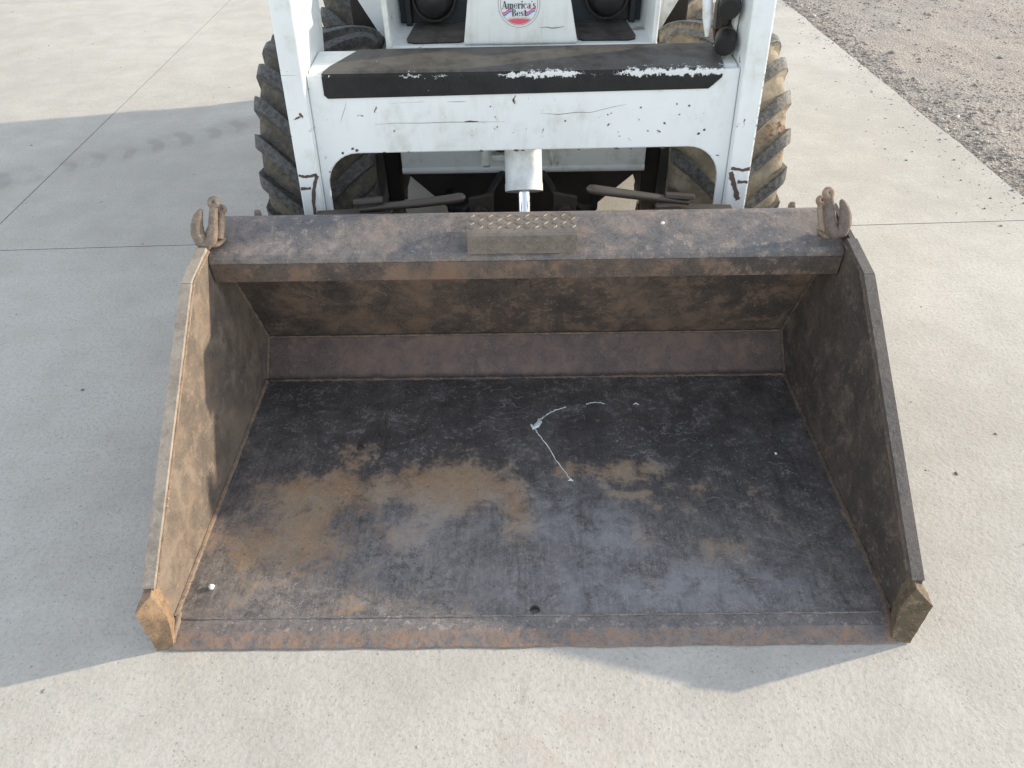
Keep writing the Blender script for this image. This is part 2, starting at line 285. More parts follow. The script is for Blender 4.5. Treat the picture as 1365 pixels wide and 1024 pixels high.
# ------------------------------------------------------------------ helpers: meshes and objects
class MB:
    def __init__(s): s.v = []; s.f = []; s.sm = []
    def box(s, x0, x1, y0, y1, z0, z1):
        return s.poly([(x0, y0, z0), (x1, y0, z0), (x1, y1, z0), (x0, y1, z0)], (0, 0, z1 - z0))
    def poly(s, pts, ext):
        """extrude a closed outline along a vector"""
        b = len(s.v); n = len(pts); e = Vector(ext)
        s.v += [Vector(p) for p in pts] + [Vector(p) + e for p in pts]
        s.f.append(tuple(range(b + n - 1, b - 1, -1))); s.f.append(tuple(range(b + n, b + 2 * n)))
        for i in range(n):
            j = (i + 1) % n; s.f.append((b + i, b + j, b + n + j, b + n + i))
        return s
    def tube(s, pts, rad, seg=12, flat=1., caps=True):
        pts = [Vector(p) for p in pts]; n = len(pts); rad = rad if hasattr(rad, '__len__') else [rad] * n
        b = len(s.v); up = None
        for i, p in enumerate(pts):
            t = (pts[min(i + 1, n - 1)] - pts[max(i - 1, 0)]).normalized()
            if up is None: up = t.orthogonal().normalized() if abs(t.z) > .9 else Vector((0, 0, 1))
            a = t.cross(up)
            a = a.normalized() if a.length > 1e-5 else t.orthogonal().normalized(); u = a.cross(t).normalized(); up = u
            for k in range(seg):
                q = 2 * math.pi * k / seg; s.v.append(p + (a * math.cos(q) + u * math.sin(q) * flat) * rad[i])
        for i in range(n - 1):
            for k in range(seg):
                l = (k + 1) % seg; s.f.append((b + i * seg + k, b + i * seg + l, b + (i + 1) * seg + l, b + (i + 1) * seg + k))
        if caps:
            s.f.append(tuple(b + k for k in range(seg - 1, -1, -1))); s.f.append(tuple(b + (n - 1) * seg + k for k in range(seg)))
        return s
    def lathe(s, prof, c, axis='x', seg=48, closed=False):
        """profile of (along, radius) turned about an axis through c"""
        b = len(s.v); n = len(prof); c = Vector(c)
        for (a, r) in prof:
            for k in range(seg):
                q = 2 * math.pi * k / seg; co, si = r * math.cos(q), r * math.sin(q)
                s.v.append(c + Vector({'x': (a, co, si), 'y': (co, a, si), 'z': (co, si, a)}[axis]))
        for i in range(n - (0 if closed else 1)):
            j = (i + 1) % n
            for k in range(seg):
                l = (k + 1) % seg; s.f.append((b + i * seg + k, b + i * seg + l, b + j * seg + l, b + j * seg + k))
        return s
    def torus(s, c, R_, r, n, seg=20, sub=10):
        n = Vector(n).normalized(); a = n.orthogonal().normalized(); u = n.cross(a); b = len(s.v); c = Vector(c)
        for i in range(seg):
            q = 2 * math.pi * i / seg; d = a * math.cos(q) + u * math.sin(q)
            for k in range(sub):
                p = 2 * math.pi * k / sub; s.v.append(c + d * (R_ + r * math.cos(p)) + n * r * math.sin(p))
        for i in range(seg):
            for k in range(sub):
                j, l = (i + 1) % seg, (k + 1) % sub; s.f.append((b + i * sub + k, b + j * sub + k, b + j * sub + l, b + i * sub + l))
        return s
ORG = {}
def link(name, me, mat, parent, loc):
    o = bpy.data.objects.new(name, me); col.objects.link(o)
    if mat: me.materials.clear(); me.materials.append(mat)
    po = ORG.get(parent.name, Vector()) if parent else Vector()
    o.parent = parent; o.location = Vector(loc) - po; ORG[o.name] = Vector(loc); return o
def P(name, mb, mat, parent=None, bevel=0., smooth=False, seg=2, base=False, label=None):
    v = np.array([tuple(p) for p in mb.v]); c = (v.min(0) + v.max(0)) / 2
    if base: c[2] = v[:, 2].min()
    me = bpy.data.meshes.new(name); me.from_pydata((v - c).tolist(), [], mb.f)
    bm = bmesh.new(); bm.from_mesh(me); bmesh.ops.recalc_face_normals(bm, faces=bm.faces); bm.to_mesh(me); bm.free()
    if smooth:
        me.shade_smooth()
        try: me.set_sharp_from_angle(angle=R(38))
        except Exception: pass
    o = link(name, me, M[mat] if isinstance(mat, str) else mat, parent, c)
    if bevel:
        bv = o.modifiers.new('bevel', 'BEVEL'); bv.width = bevel; bv.segments = seg; bv.limit_method = 'ANGLE'; bv.angle_limit = R(32)
    if label: o['label'] = label
    return o
def tag(o, label, cat=None, group=None, kind=None):
    o['label'] = label
    if cat: o['category'] = cat
    if group: o['group'] = group
    if kind: o['kind'] = kind
    return o
def empty(name, loc):
    o = bpy.data.objects.new(name, None); col.objects.link(o); o.location = loc; o.empty_display_size = .2; ORG[o.name] = Vector(loc); return o
def arc(cx, cy, r, a0, a1, n=7): return [(cx + r * math.cos(R(a0 + (a1 - a0) * i / (n - 1))), cy + r * math.sin(R(a0 + (a1 - a0) * i / (n - 1)))) for i in range(n)]
def wavy(p0, p1, n, amp, rnd, r0, rv):
    p0, p1 = Vector(p0), Vector(p1); return [p0.lerp(p1, i / (n - 1)) + Vector((rnd.uniform(-amp, amp), rnd.uniform(-amp, amp), rnd.uniform(-amp, amp))) for i in range(n)], [r0 + rnd.uniform(-rv, rv) for i in range(n)]
rnd = random.Random(7)

# ------------------------------------------------------------------ setting: ground, concrete slabs, gravel
PSI = R(1.681); CP, SP = math.cos(PSI), math.sin(PSI)
def g(x, y, z=0.): return (CP * x - SP * y, SP * x + CP * y, z)
XE, YJ, XJ = 2.301, 1.835, -2.222
def axis(fine0, fine1, d, far):
    a = list(np.arange(fine0, fine1 + 1e-6, d)); s = d
    while a[-1] < far: s *= 1.5; a.append(a[-1] + s)
    s = d
    while a[0] > -far: s *= 1.5; a.insert(0, a[0] - s)
    return a
xs, ys = axis(2.16, 7.4, .04, 400), axis(1.2, 8.4, .04, 400)
verts = []
for y in ys:
    for x in xs:
        e = x - XE
        if e < -.06: z = -.13
        else:
            z = -.022 + .016 * noise.noise((x * 1.3, y * 1.3, 0)) + .010 * noise.noise((x * 6, y * 6, 3)) + .006 * noise.noise((x * 17, y * 17, 7)) - .012 * math.exp(-max(e, 0) / .10)
            if abs(x) > 20 or abs(y) > 20: z = -.03
        verts.append(g(x, y, z))
nx = len(xs); faces = [(j * nx + i, j * nx + i + 1, (j + 1) * nx + i + 1, (j + 1) * nx + i) for j in range(len(ys) - 1) for i in range(nx - 1)]
me = bpy.data.meshes.new('ground'); me.from_pydata(verts, [], faces); me.shade_smooth()
gr = link('ground', me, M['gravel'], None, (0, 0, 0)); tag(gr, 'pinkish grey gravelly dirt beside the concrete', kind='structure')

pv = empty('concrete_pavement', g(0, 2, -.06)); tag(pv, 'pale broom finished concrete pavement in large jointed slabs', kind='structure')
GAP = .0024
xb = [XE, XJ, XJ - 4.52, XJ - 9.04]; yb = [YJ - 12.2, YJ - 8.1, YJ - 4.05, YJ, 5.99, 10.04, 14.1, 18.1]
def slab(x0, x1, y0, y1, ragged):
    mb = MB(); pts = []
    if ragged:      # the free edge by the gravel was never trimmed straight
        n = max(2, int((y1 - y0) / .06))
        for i in range(n + 1):
            y = y0 + (y1 - y0) * i / n
            pts.append((x1 + (.012 * noise.noise((y * 2.1, 3, 1)) + .009 * noise.noise((y * 9, 1, 1)) + .005 * noise.noise((y * 25, 1, 5)) if 0 < i < n else 0), y))
    else: pts = [(x1, y0), (x1, y1)]
    pts = [(x0, y0)] + pts + [(x0, y1)]
    mb.poly([g(x, y, -.12) for x, y in pts], (0, 0, .12)); return mb
for i in range(3):
    for j in range(7):
        P('slab', slab(xb[i + 1] + GAP, xb[i] - (GAP if i else 0), yb[j] + GAP, yb[j + 1] - GAP, i == 0), 'concrete_far' if j == 3 else 'concrete', pv)
for x in xb[1:3]: P('joint_dirt', MB().poly([g(x - GAP, yb[0], -.05), g(x + GAP, yb[0], -.05), g(x + GAP, yb[-1], -.05), g(x - GAP, yb[-1], -.05)], (0, 0, .0492)), 'grease', pv)
for y in yb[1:-1]: P('joint_dirt', MB().poly([g(xb[3], y - GAP, -.05), g(xb[0] - .02, y - GAP, -.05), g(xb[0] - .02, y + GAP, -.05), g(xb[3], y + GAP, -.05)], (0, 0, .0490)), 'grease', pv)

def stones(name, n, gen, mat, seed, label, kind='stuff', cat=None):
    r = np.random.default_rng(seed)
    t = (1 + 5 ** .5) / 2
    iv = np.array([(-1, t, 0), (1, t, 0), (-1, -t, 0), (1, -t, 0), (0, -1, t), (0, 1, t), (0, -1, -t), (0, 1, -t), (t, 0, -1), (t, 0, 1), (-t, 0, -1), (-t, 0, 1)]) / 1.9
    fi = np.array([(0, 11, 5), (0, 5, 1), (0, 1, 7), (0, 7, 10), (0, 10, 11), (1, 5, 9), (5, 11, 4), (11, 10, 2), (10, 7, 6), (7, 1, 8), (3, 9, 4), (3, 4, 2), (3, 2, 6), (3, 6, 8), (3, 8, 9), (4, 9, 5), (2, 4, 11), (6, 2, 10), (8, 6, 7), (9, 8, 1)])
    xyz, size, tint = gen(r, n); n = len(xyz)
    V = iv[None] * (1 + r.uniform(-.28, .28, (n, 12, 1))) * (size[:, None, None] * r.uniform(.65, 1.25, (n, 1, 3)) * np.array([1, 1, .6]))
    a = r.uniform(0, 6.28, n); ca, sa = np.cos(a)[:, None], np.sin(a)[:, None]
    V = np.stack([V[..., 0] * ca - V[..., 1] * sa, V[..., 0] * sa + V[..., 1] * ca, V[..., 2]], -1) + xyz[:, None]
    F = (fi[None] + (np.arange(n) * 12)[:, None, None]).reshape(-1, 3)
    me = bpy.data.meshes.new(name); me.vertices.add(n * 12); me.vertices.foreach_set('co', V.astype(np.float32).ravel())
    me.loops.add(len(F) * 3); me.loops.foreach_set('vertex_index', F.astype(np.int32).ravel())
    me.polygons.add(len(F)); me.polygons.foreach_set('loop_start', np.arange(0, len(F) * 3, 3, dtype=np.int32)); me.update(calc_edges=True); me.validate()
    at = me.color_attributes.new('tint', 'FLOAT_COLOR', 'POINT'); cc = np.ones((n, 12, 4), np.float32); cc[..., :3] = tint[:, None]; at.data.foreach_set('color', cc.ravel())
    o = link(name, me, mat, None, (0, 0, 0)); tag(o, label, cat, kind=kind); return o
pal = np.array([(.42, .38, .34), (.35, .32, .29), (.48, .44, .39), (.30, .275, .255), (.42, .34, .295), (.38, .35, .33), (.54, .51, .47), (.25, .23, .22)])
def gen_gravel(r, n):
    y = r.uniform(1.3, 8.2, n); e = np.where(r.random(n) < .22, r.exponential(.22, n), r.uniform(0, 5.0, n)); x = XE + .01 + e
    # stones gather in drifts
    k = np.array([noise.noise((a * 1.7, b * 1.7, 5)) for a, b in zip(x, y)]); keep = (k + .45 > r.random(n) * .9) | (e < .25)
    x, y, e = x[keep], y[keep], e[keep]; n = len(x)
    s = np.clip(r.lognormal(-5.55, .5, n), .0022, .02)
    z = np.array([-.022 + .016 * noise.noise((a * 1.3, b * 1.3, 0)) + .010 * noise.noise((a * 6, b * 6, 3)) - .012 * math.exp(-max(a - XE, 0) / .10) for a, b in zip(x, y)])
    P_ = np.stack([CP * x - SP * y, SP * x + CP * y, z + s * .2], -1)
    return P_, s, pal[r.integers(0, 8, n)] * r.uniform(.82, 1.15, (n, 1))
stones('gravel', 60000, gen_gravel, M['stone'], 3, 'loose grey and pinkish gravel stones scattered along the slab edge')
def gen_grit(r, n):
    x = np.where(r.random(n) < .55, XE - r.exponential(.10, n) - .005, r.uniform(-4.2, XE - .02, n)); y = np.where(x > 1.9, r.uniform(1.6, 7, n), r.uniform(-.7, 6, n))
    X, Y = CP * x - SP * y, SP * x + CP * y
    ok = ~((abs(X) < .90) & (Y > -.03) & (Y < 3.7)); X, Y = X[ok], Y[ok]; n = len(X); s = np.clip(r.lognormal(-6.05, .5, n), .0012, .009)
    return np.stack([X, Y, s * .2], -1), s, pal[r.integers(0, 8, n)] * r.uniform(.6, 1., (n, 1))
stones('grit', 1300, gen_grit, M['stone'], 9, 'tiny stones and grit lying on the concrete')

# ------------------------------------------------------------------ bucket
W = .84; T = .014
bk = empty('loader_bucket', (0, .5, 0)); tag(bk, 'wide rusty brown steel loader bucket resting flat on the concrete', 'bucket')
# floor plate with a real drain hole near the cutting edge
hx, hy, hr = .009, .080, .0125
fl = MB(); fy0, fy1, fz0, fz1 = .066, .905, .004, .020
ring = [(hx + hr * math.cos(2 * math.pi * k / 24), hy + hr * math.sin(2 * math.pi * k / 24)) for k in range(24)]
sq = [(hx + .013, fy0), ]
def plate_with_hole(mb, x0, x1, y0, y1, z0, z1, hx, hy, hr, n=24):
    """rectangular plate pierced by one round hole: faces fan from the rim to the outline"""
    out = []
    for k in range(n):
        a = 2 * math.pi * (k + .5) / n; dx, dy = math.cos(a), math.sin(a)
        t = min(((x1 - hx) / dx if dx > 1e-9 else (x0 - hx) / dx if dx < -1e-9 else 9e9), ((y1 - hy) / dy if dy > 1e-9 else (y0 - hy) / dy if dy < -1e-9 else 9e9))
        out.append((hx + dx * t, hy + dy * t, a))
    for cx, cy in ((x0, y0), (x1, y0), (x1, y1), (x0, y1)): out.append((cx, cy, math.atan2(cy - hy, cx - hx) % (2 * math.pi)))
    out.sort(key=lambda p: p[2]); N = len(out); b = len(mb.v)
    for z in (z0, z1):
        mb.v += [Vector((p[0], p[1], z)) for p in out] + [Vector((hx + hr * math.cos(p[2]), hy + hr * math.sin(p[2]), z)) for p in out]
    for k in range(N):
        l = (k + 1) % N
        mb.f += [(b + k, b + l, b + N + l, b + N + k), (b + 2 * N + k, b + 3 * N + k, b + 3 * N + l, b + 2 * N + l), (b + N + k, b + N + l, b + 3 * N + l, b + 3 * N + k), (b + k, b + 2 * N + k, b + 2 * N + l, b + l)]
plate_with_hole(fl, -W + T, W - T, fy0, fy1, fz0, fz1, hx, hy, hr)
P('floor_plate', fl, 'floor', bk)
# cutting edge: bevelled bar, slightly nicked
ce = MB(); n = 120; b = 0; prof = [(-.003, .0015), (-.001, .006), (.034, .0185), (.0655, .0185), (.0655, .0015)]
for i in range(n + 1):
    x = -W + .022 + (2 * W - .044) * i / n
    for k, (y, z) in enumerate(prof):
        j = .0035 * noise.noise((x * 9, 0, 0)) + .002 * noise.noise((x * 40, 0, 0)) if k < 2 else .0012 * noise.noise((x * 14, k, 2)) if k == 2 else 0
        ce.v.append(Vector((x, y + j, z)))
for i in range(n):
    for k in range(5):
        l = (k + 1) % 5; ce.f.append((i * 5 + k, (i + 1) * 5 + k, (i + 1) * 5 + l, i * 5 + l))
ce.f += [(4, 3, 2, 1, 0), tuple(n * 5 + k for k in range(5))]
P('cutting_edge', ce, 'edge', bk)
# back: lower sloped plate, back plate, folded top tube
def strip(y0, z0, y1, z1, th, hw=W - T):
    d = Vector((0, y1 - y0, z1 - z0)).normalized(); nrm = Vector((0, d.z, -d.y)) * th
    a, b_ = Vector((0, y0, z0)), Vector((0, y1, z1)); mb = MB()
    return mb.poly([(-hw, *a.yz), (-hw, *b_.yz), (-hw, *(b_ + nrm).yz), (-hw, *(a + nrm).yz)], (2 * hw, 0, 0))
P('lower_back_plate', strip(.900, .002, 1.024, .113, .012), 'lowerback', bk, bevel=.002)
P('back_plate', strip(1.0195, .1105, .880, .470, .012), 'back', bk, bevel=.002)
tt = MB(); tp = [(.795, .466)] + [(.797, .525)] + [(.806, .540), (.822, .549)] + [(.912, .587), (.921, .585), (.917, .578), (.884, .462)]
tp = [(.792, .464), (.790, .522), (.793, .533), (.801, .541), (.905, .588), (.920, .590), (.921, .581), (.890, .462)]
tt.poly([(-W + T, y, z) for y, z in tp], (2 * (W - T), 0, 0))
P('top_tube', tt, 'toptube', bk, bevel=.004, seg=3)
P('tube_face', MB().box(-W + T + .004, W - T - .004, .7865, .7885, .468, .521), 'back', bk, bevel=.001)
# back skin rolled edge behind the tube
P('back_rib', MB().box(-W + T, W - T, .922, .932, .40, .586), 'toptube', bk, bevel=.002)
# side plates
sp = [(.034, .004), (.052, .1705), (.655, .556), (.785, .572), (.945, .590), (1.055, .115), (.93, .004)]
for s in (-1, 1):
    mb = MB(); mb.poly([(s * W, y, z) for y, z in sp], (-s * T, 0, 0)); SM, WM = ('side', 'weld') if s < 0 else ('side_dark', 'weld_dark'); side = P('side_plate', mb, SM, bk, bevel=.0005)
    # stiffener bar along the sloped front edge, inside face
    d = Vector((0, .643, .411)).normalized(); nn = Vector((0, d.z, -d.y)) * .052; nn = Vector((0, .012 * d.z, -.012 * d.y)); EM = 'edge_pale' if s < 0 else 'edge_dark'  # left edge bars paler, right ones darker
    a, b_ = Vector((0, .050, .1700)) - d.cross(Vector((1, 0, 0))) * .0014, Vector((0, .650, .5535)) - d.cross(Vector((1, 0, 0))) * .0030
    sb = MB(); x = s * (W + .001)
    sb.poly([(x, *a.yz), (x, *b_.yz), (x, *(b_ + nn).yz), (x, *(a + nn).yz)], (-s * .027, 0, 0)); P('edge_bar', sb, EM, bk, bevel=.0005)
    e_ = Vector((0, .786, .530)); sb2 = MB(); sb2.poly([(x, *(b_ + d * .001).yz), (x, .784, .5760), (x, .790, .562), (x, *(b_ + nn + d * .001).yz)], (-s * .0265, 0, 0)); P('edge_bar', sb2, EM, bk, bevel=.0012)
    x -= s * .0185
    pts, rr = wavy((x - s * .0085, *(a + nn).yz), (x - s * .0085, *(b_ + nn).yz), 60, .0006, rnd, .0042, .0006); p2, r2 = wavy((x - s * .0085, *(b_ + nn + d * .01).yz), (x - s * .0085, .787, .562), 14, .0006, rnd, .0042, .0006)
    P('weld_bead', MB().tube(pts + p2, rr + r2, 8), WM, bk, smooth=True)
    # floor-to-side weld, and up the back
    pts, rr = wavy((s * (W - T - .002), .070, .021), (s * (W - T - .002), .900, .021), 90, .0007, rnd, .0072, .0007); P('weld_bead', MB().tube(pts, rr, 8), WM, bk, smooth=True)
    pts, rr = wavy((s * (W - T - .001), .910, .022), (s * (W - T - .001), 1.012, .112), 16, .0006, rnd, .006, .0006)
    p2, r2 = wavy((s * (W - T - .001), 1.010, .118), (s * (W - T - .001), .893, .425), 40, .0006, rnd, .0055, .0006); P('weld_bead', MB().tube(pts + p2, rr + r2, 8), WM, bk, smooth=True)
    # rusted wedge of the front corner
    c = lambda x, y, z: (s * x, y, z)
    A, B, C_, D, E_ = c(.846, -.003, .003), c(.847, .004, .146), c(.818, .034, .166), c(.801, .026, .098), c(.808, .004, .003)
    A2, B2, C2, D2, E2 = c(.846, .045, .003), c(.847, .058, .150), c(.822, .075, .172), c(.822, .075, .09), c(.822, .06, .003)
    mb = MB(); mb.v = [Vector(p) for p in (A, B, C_, D, E_, A2, B2, C2, D2, E2)]
    mb.f = [(0, 1, 3), (1, 2, 3), (0, 3, 4), (0, 5, 6, 1), (1, 6, 7, 2), (2, 7, 8, 3), (3, 8, 9, 4), (0, 4, 9, 5), (5, 9, 8, 7, 6)]
    P('weld_lump', MB().tube([(s * .812, .012, .008), (s * .815, .040, .016), (s * .818, .066, .017), (s * .820, .082, .020)], [.006, .009, .010, .007], 10), WM, bk, smooth=True)
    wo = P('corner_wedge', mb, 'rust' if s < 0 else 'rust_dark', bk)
    bm = bmesh.new(); bm.from_mesh(wo.data); bmesh.ops.triangulate(bm, faces=bm.faces); bmesh.ops.subdivide_edges(bm, edges=bm.edges, cuts=5, use_grid_fill=True)
    for v in bm.verts: v.co += Vector([noise.noise(v.co * 55 + Vector((k * 7, s * 3, 0))) for k in range(3)]) * .0022 + Vector([noise.noise(v.co * 190 + Vector((k * 5, s, 9))) for k in range(3)]) * .0009
    bm.to_mesh(wo.data); bm.free(); wo.data.shade_smooth(); wo.data.set_sharp_from_angle(angle=R(50))
# floor to lip weld seam, floor to back seam
pts, rr = wavy((-W + .035, .0665, .0195), (W - .035, .0665, .0195), 160, .0009, rnd, .0030, .0012); P('weld_bead', MB().tube(pts, rr, 6), 'edge', bk, smooth=True)
pts, rr = wavy((-W + .02, .903, .021), (W - .02, .903, .021), 150, .0015, rnd, .0055, .002); P('weld_bead', MB().tube(pts, rr, 6), 'back', bk, smooth=True)
pts, rr = wavy((-W + .02, 1.013, .111), (W - .02, 1.013, .111), 150, .0008, rnd, .0035, .001); P('weld_bead', MB().tube(pts, rr, 6), 'weld', bk, smooth=True)
# small square patch welded under the tube
d = Vector((0, .880 - 1.0195, .470 - .1105)).normalized(); q = Vector((0, .9285, .345)); nr = Vector((0, -d.z, d.y)) * .006
mb = MB(); mb.poly([(-.024, *q.yz), (.016, *q.yz), (.016, *(q + d * .04).yz), (-.024, *(q + d * .04).yz)], nr); P('patch_plate', mb, 'back', bk, bevel=.0015)
# tread plate bent over the middle of the tube, raised lozenges
tpn = MB(); up = Vector((0, .104, .047)).normalized(); nz = Vector((0, -.412, .911))
e0, e1 = Vector((0, .783, .556)), Vector((0, .893, .603))
prof = [(.7865, .544), (.7850, .596), (.7885, .603), (.796, .6065), (.874, .6105), (.876, .588), (.800, .552), (.7895, .544)]
up = Vector((0, .9987, .051)); nz = Vector((0, -.051, .9987))
tpn.poly([(-.148, y, z) for y, z in prof], (.280, 0, 0))
def lozenge(mb, c, u, v, n, l, w_, h):
    b = len(mb.v); c = Vector(c)
    for k in (-1, -.5, .5, 1):
        ww = w_ * (.2 if abs(k) == 1 else 1)
        mb.v += [c + u * l * k - v * ww, c + u * l * k * .93 - v * ww * .4 + n * h, c + u * l * k * .93 + v * ww * .4 + n * h, c + u * l * k + v * ww]
    for i in range(3):
        for k in range(3): mb.f.append((b + i * 4 + k, b + (i + 1) * 4 + k, b + (i + 1) * 4 + k + 1, b + i * 4 + k + 1))
ux = Vector((1, 0, 0))
for i in range(12):
    for j in range(4):
        cx = -.137 + i * .0236 + (j % 2) * .0; cc = Vector((0, .798, .6066)).lerp(Vector((0, .872, .6104)), (j + .5) / 4)
        a = R(40 if (i + j) % 2 else -40); lozenge(tpn, (cx, *cc.yz), ux * math.cos(a) + up * math.sin(a), ux * -math.sin(a) + up * math.cos(a), nz, .0082, .0023, .0022)
    for j in range(2):
        a = R(40 if (i + j) % 2 else -40); v_ = Vector((0, 0, 1)); lozenge(tpn, (-.137 + i * .0236, .7856, .559 + .022 * j), ux * math.cos(a) + v_ * math.sin(a), ux * -math.sin(a) + v_ * math.cos(a), Vector((0, -1, 0)), .0080, .0022, .0014)
P('tread_plate', tpn, 'tread', bk)
# grab hooks welded on the two upper corners
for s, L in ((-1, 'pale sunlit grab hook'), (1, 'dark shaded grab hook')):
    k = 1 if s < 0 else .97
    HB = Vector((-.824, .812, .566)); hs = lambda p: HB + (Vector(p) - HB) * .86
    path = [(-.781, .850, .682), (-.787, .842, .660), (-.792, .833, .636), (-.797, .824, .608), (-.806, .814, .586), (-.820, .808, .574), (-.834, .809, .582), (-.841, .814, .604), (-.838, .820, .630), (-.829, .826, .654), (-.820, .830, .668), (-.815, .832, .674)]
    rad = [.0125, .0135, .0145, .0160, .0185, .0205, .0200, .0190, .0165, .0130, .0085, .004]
    hk = P('grab_hook', MB().tube([(x if s < 0 else -x * k, y, z) for x, y, z in (hs(p) for p in path)], [r_ * .92 for r_ in rad], 14, .8), 'hook' if s < 0 else 'hook_shaded', bk, smooth=True, label=L + ' welded on the upper corner')
    X = lambda x: x if s < 0 else -x * k; Q = lambda x, y, z: (X(hs((x, y, z)).x), *hs((x, y, z)).yz)
    P('eye', MB().torus(Q(-.781, .851, .686), .0088, .0078, (.1, -.75, .66)), 'hook', hk, smooth=True)
    P('eye', MB().torus(Q(-.772, .866, .655), .0076, .0066, (.2, -.75, .66)), 'hook', hk, smooth=True)
    P('clevis_shank', MB().tube([Q(-.773, .862, .648), Q(-.777, .854, .628), Q(-.783, .844, .604), Q(-.790, .832, .580)], [.009, .011, .012, .012], 10), 'hook', hk, smooth=True)
    P('weld_lump', MB().tube([Q(-.779, .848, .570), Q(-.787, .838, .566), Q(-.800, .824, .563), Q(-.812, .815, .562)], [.005, .009, .012, .009], 10, .7), 'weld', hk, smooth=True)
    # lifting ear behind the tube
    P('rear_ear', MB().poly([(s * .735, .985, .30), (s * .735, 1.02, .30), (s * .735, 1.005, .560), (s * .735, .995, .572), (s * .735, .985, .560)], (s * .016, 0, 0)), 'hook', bk, bevel=.004)

# ------------------------------------------------------------------ loader
ld = empty('skid_steer_loader', (0, 2.2, 0)); tag(ld, 'white skid steer loader with chipped paint standing behind its bucket', 'loader')
def yf(z, o=0.): return 1.08 + .1763 * (z - .3) + o
# lift arms
def arm_profile(AR): return [(yf(.28), .28), (yf(1.40), 1.40), (1.36, 1.62), (1.50, 1.72), (3.30, 1.60), (3.30, 1.40), (1.78, 1.54), (AR + .02, 1.46), (AR, .92), (AR - .07, .78), (1.235, .68), (1.205, .28)]
for s in (-1, 1):
    x0 = -.653 if s < 0 else .655; wd = .060
    mb = MB(); mb.poly([(x0, y, z) for y, z in arm_profile(1.50 if s < 0 else 1.42)], (-s * wd, 0, 0)); arm = P('lift_arm', mb, 'white_arm', ld, bevel=.005)
    # scars of scraped-off weld seams near the foot, a bit different each side
    def mark(pts, w_):
        mb = MB(); n = 5 * (len(pts) - 1); L_ = []
        for k in range(n + 1):
            t = k / 5; i = min(int(t), len(pts) - 2); f_ = t - i; L_.append((Vector(pts[i]).lerp(Vector(pts[i + 1]), f_)))
        for k, p in enumerate(L_):
            dd = (L_[min(k + 1, n)] - L_[max(k - 1, 0)]).normalized(); q = Vector((-dd.y, dd.x))
            for sg in (-1, 1):
                e = p + q * sg * w_ * (1 + .7 * noise.noise((p.x * 140, p.y * 140, sg * 3.))); mb.v.append(Vector((e.x, yf(e.y) - .0008, e.y)))
        for k in range(n): mb.f.append((2 * k, 2 * k + 1, 2 * k + 3, 2 * k + 2))
        P('paint_scar', mb, 'scar', arm)
    xo, xi = x0 - s * .003, x0 - s * (wd - .003)
    mark([(xo, .604), (xo - s * .02, .600), (xi, .606)], .0042)
    mark([(xo, .566), (xo - s * .030, .568)], .0040)
    mark([(xi, .604), (x0 - s * .043, .572), (x0 - s * .034, .53), (x0 - s * .032, .47)] if s < 0 else [(xi, .596), (x0 - s * .046, .57), (x0 - s * .032, .535), (x0 - s * .024, .515)], .0052 if s < 0 else .0065)
# crossmember
def yl(x, z, o): return (x, yf(z, .030 + o), z)
out = [(-.5925, .40), (-.573, .40), (-.573, .555)] + [(x, z) for x, z in arc(-.478, .555, .095, 180, 90, 9)][1:] + [(x, z) for x, z in arc(.475, .560, .095, 90, 0, 9)] + [(.571, .40), (.594, .40), (.594, .858), (-.5925, .858)]
P('crossmember_plate', MB().poly([yl(x, z, 0) for x, z in out], (0, .016, 0)), 'white', ld, bevel=.004)
def scratch(parent, pts, w_):
    mb = MB()
    for k, (x, z) in enumerate(pts):
        for sg in (-1, 1): zz = z + sg * w_ * (.25 if k in (0, len(pts) - 1) else rnd.uniform(.5, 1.3)); mb.v.append(Vector((x, yf(zz, .030) - .0006, zz)))
    for k in range(len(pts) - 1): mb.f.append((2 * k, 2 * k + 1, 2 * k + 3, 2 * k + 2))
    P('scratch', mb, 'scar', parent)
xm = bpy.data.objects['crossmember_plate']
scratch(xm, [(-.42, .729), (-.36, .732), (-.28, .731), (-.20, .7325), (-.15, .7315), (-.05, .7315)], .0006)
scratch(xm, [(-.165, .7330), (-.150, .7335), (-.137, .7328), (-.125, .733)], .0020)
scratch(xm, [(-.515, .735), (-.508, .752), (-.498, .772), (-.49, .792)], .0012)
scratch(xm, [(.05, .752), (.10, .748), (.15, .753), (.19, .752), (.25, .765), (.29, .772)], .0006)
for x, z, w_ in ((-.09, .771, .0018), (.33, .762, .0024), (.465, .765, .0026), (.12, .73, .0022), (.50, .69, .0035), (.515, .70, .003), (.44, .742, .0022), (.40, .72, .0026), (-.49, .663, .0035), (-.478, .658, .004), (-.52, .652, .003), (.43, .77, .002), (.355, .70, .002)):
    scratch(xm, [(x - w_ * 1.3, z), (x - w_ * .6, z + w_ * .4), (x + w_ * .5, z + w_ * .2), (x + w_ * 1.2, z + w_ * .5)], w_)
for x, z, w_ in ((-.40, .652, .0026), (-.33, .653, .002), (-.12, .652, .003), (-.02, .6525, .004), (.0, .6515, .003), (.16, .652, .002), (.27, .6525, .0036), (.31, .652, .002), (.40, .652, .003), (-.565, .60, .002), (.562, .63, .0026)):
    scratch(xm, [(x - w_ * 2, z), (x - w_ * .6, z + w_ * .4), (x + w_ * .5, z + w_ * .2), (x + w_ * 2.2, z + w_ * .1)], w_ * .8)
P('crossmember_tube', MB().poly([(-.592, yf(.80, .0465), .80), (-.592, yf(.855, .0465), .855), (-.592, yf(.855, .06), .862), (-.592, 1.385, .870), (-.592, 1.385, .82)], (1.185, 0, 0)), 'white', ld, bevel=.006)
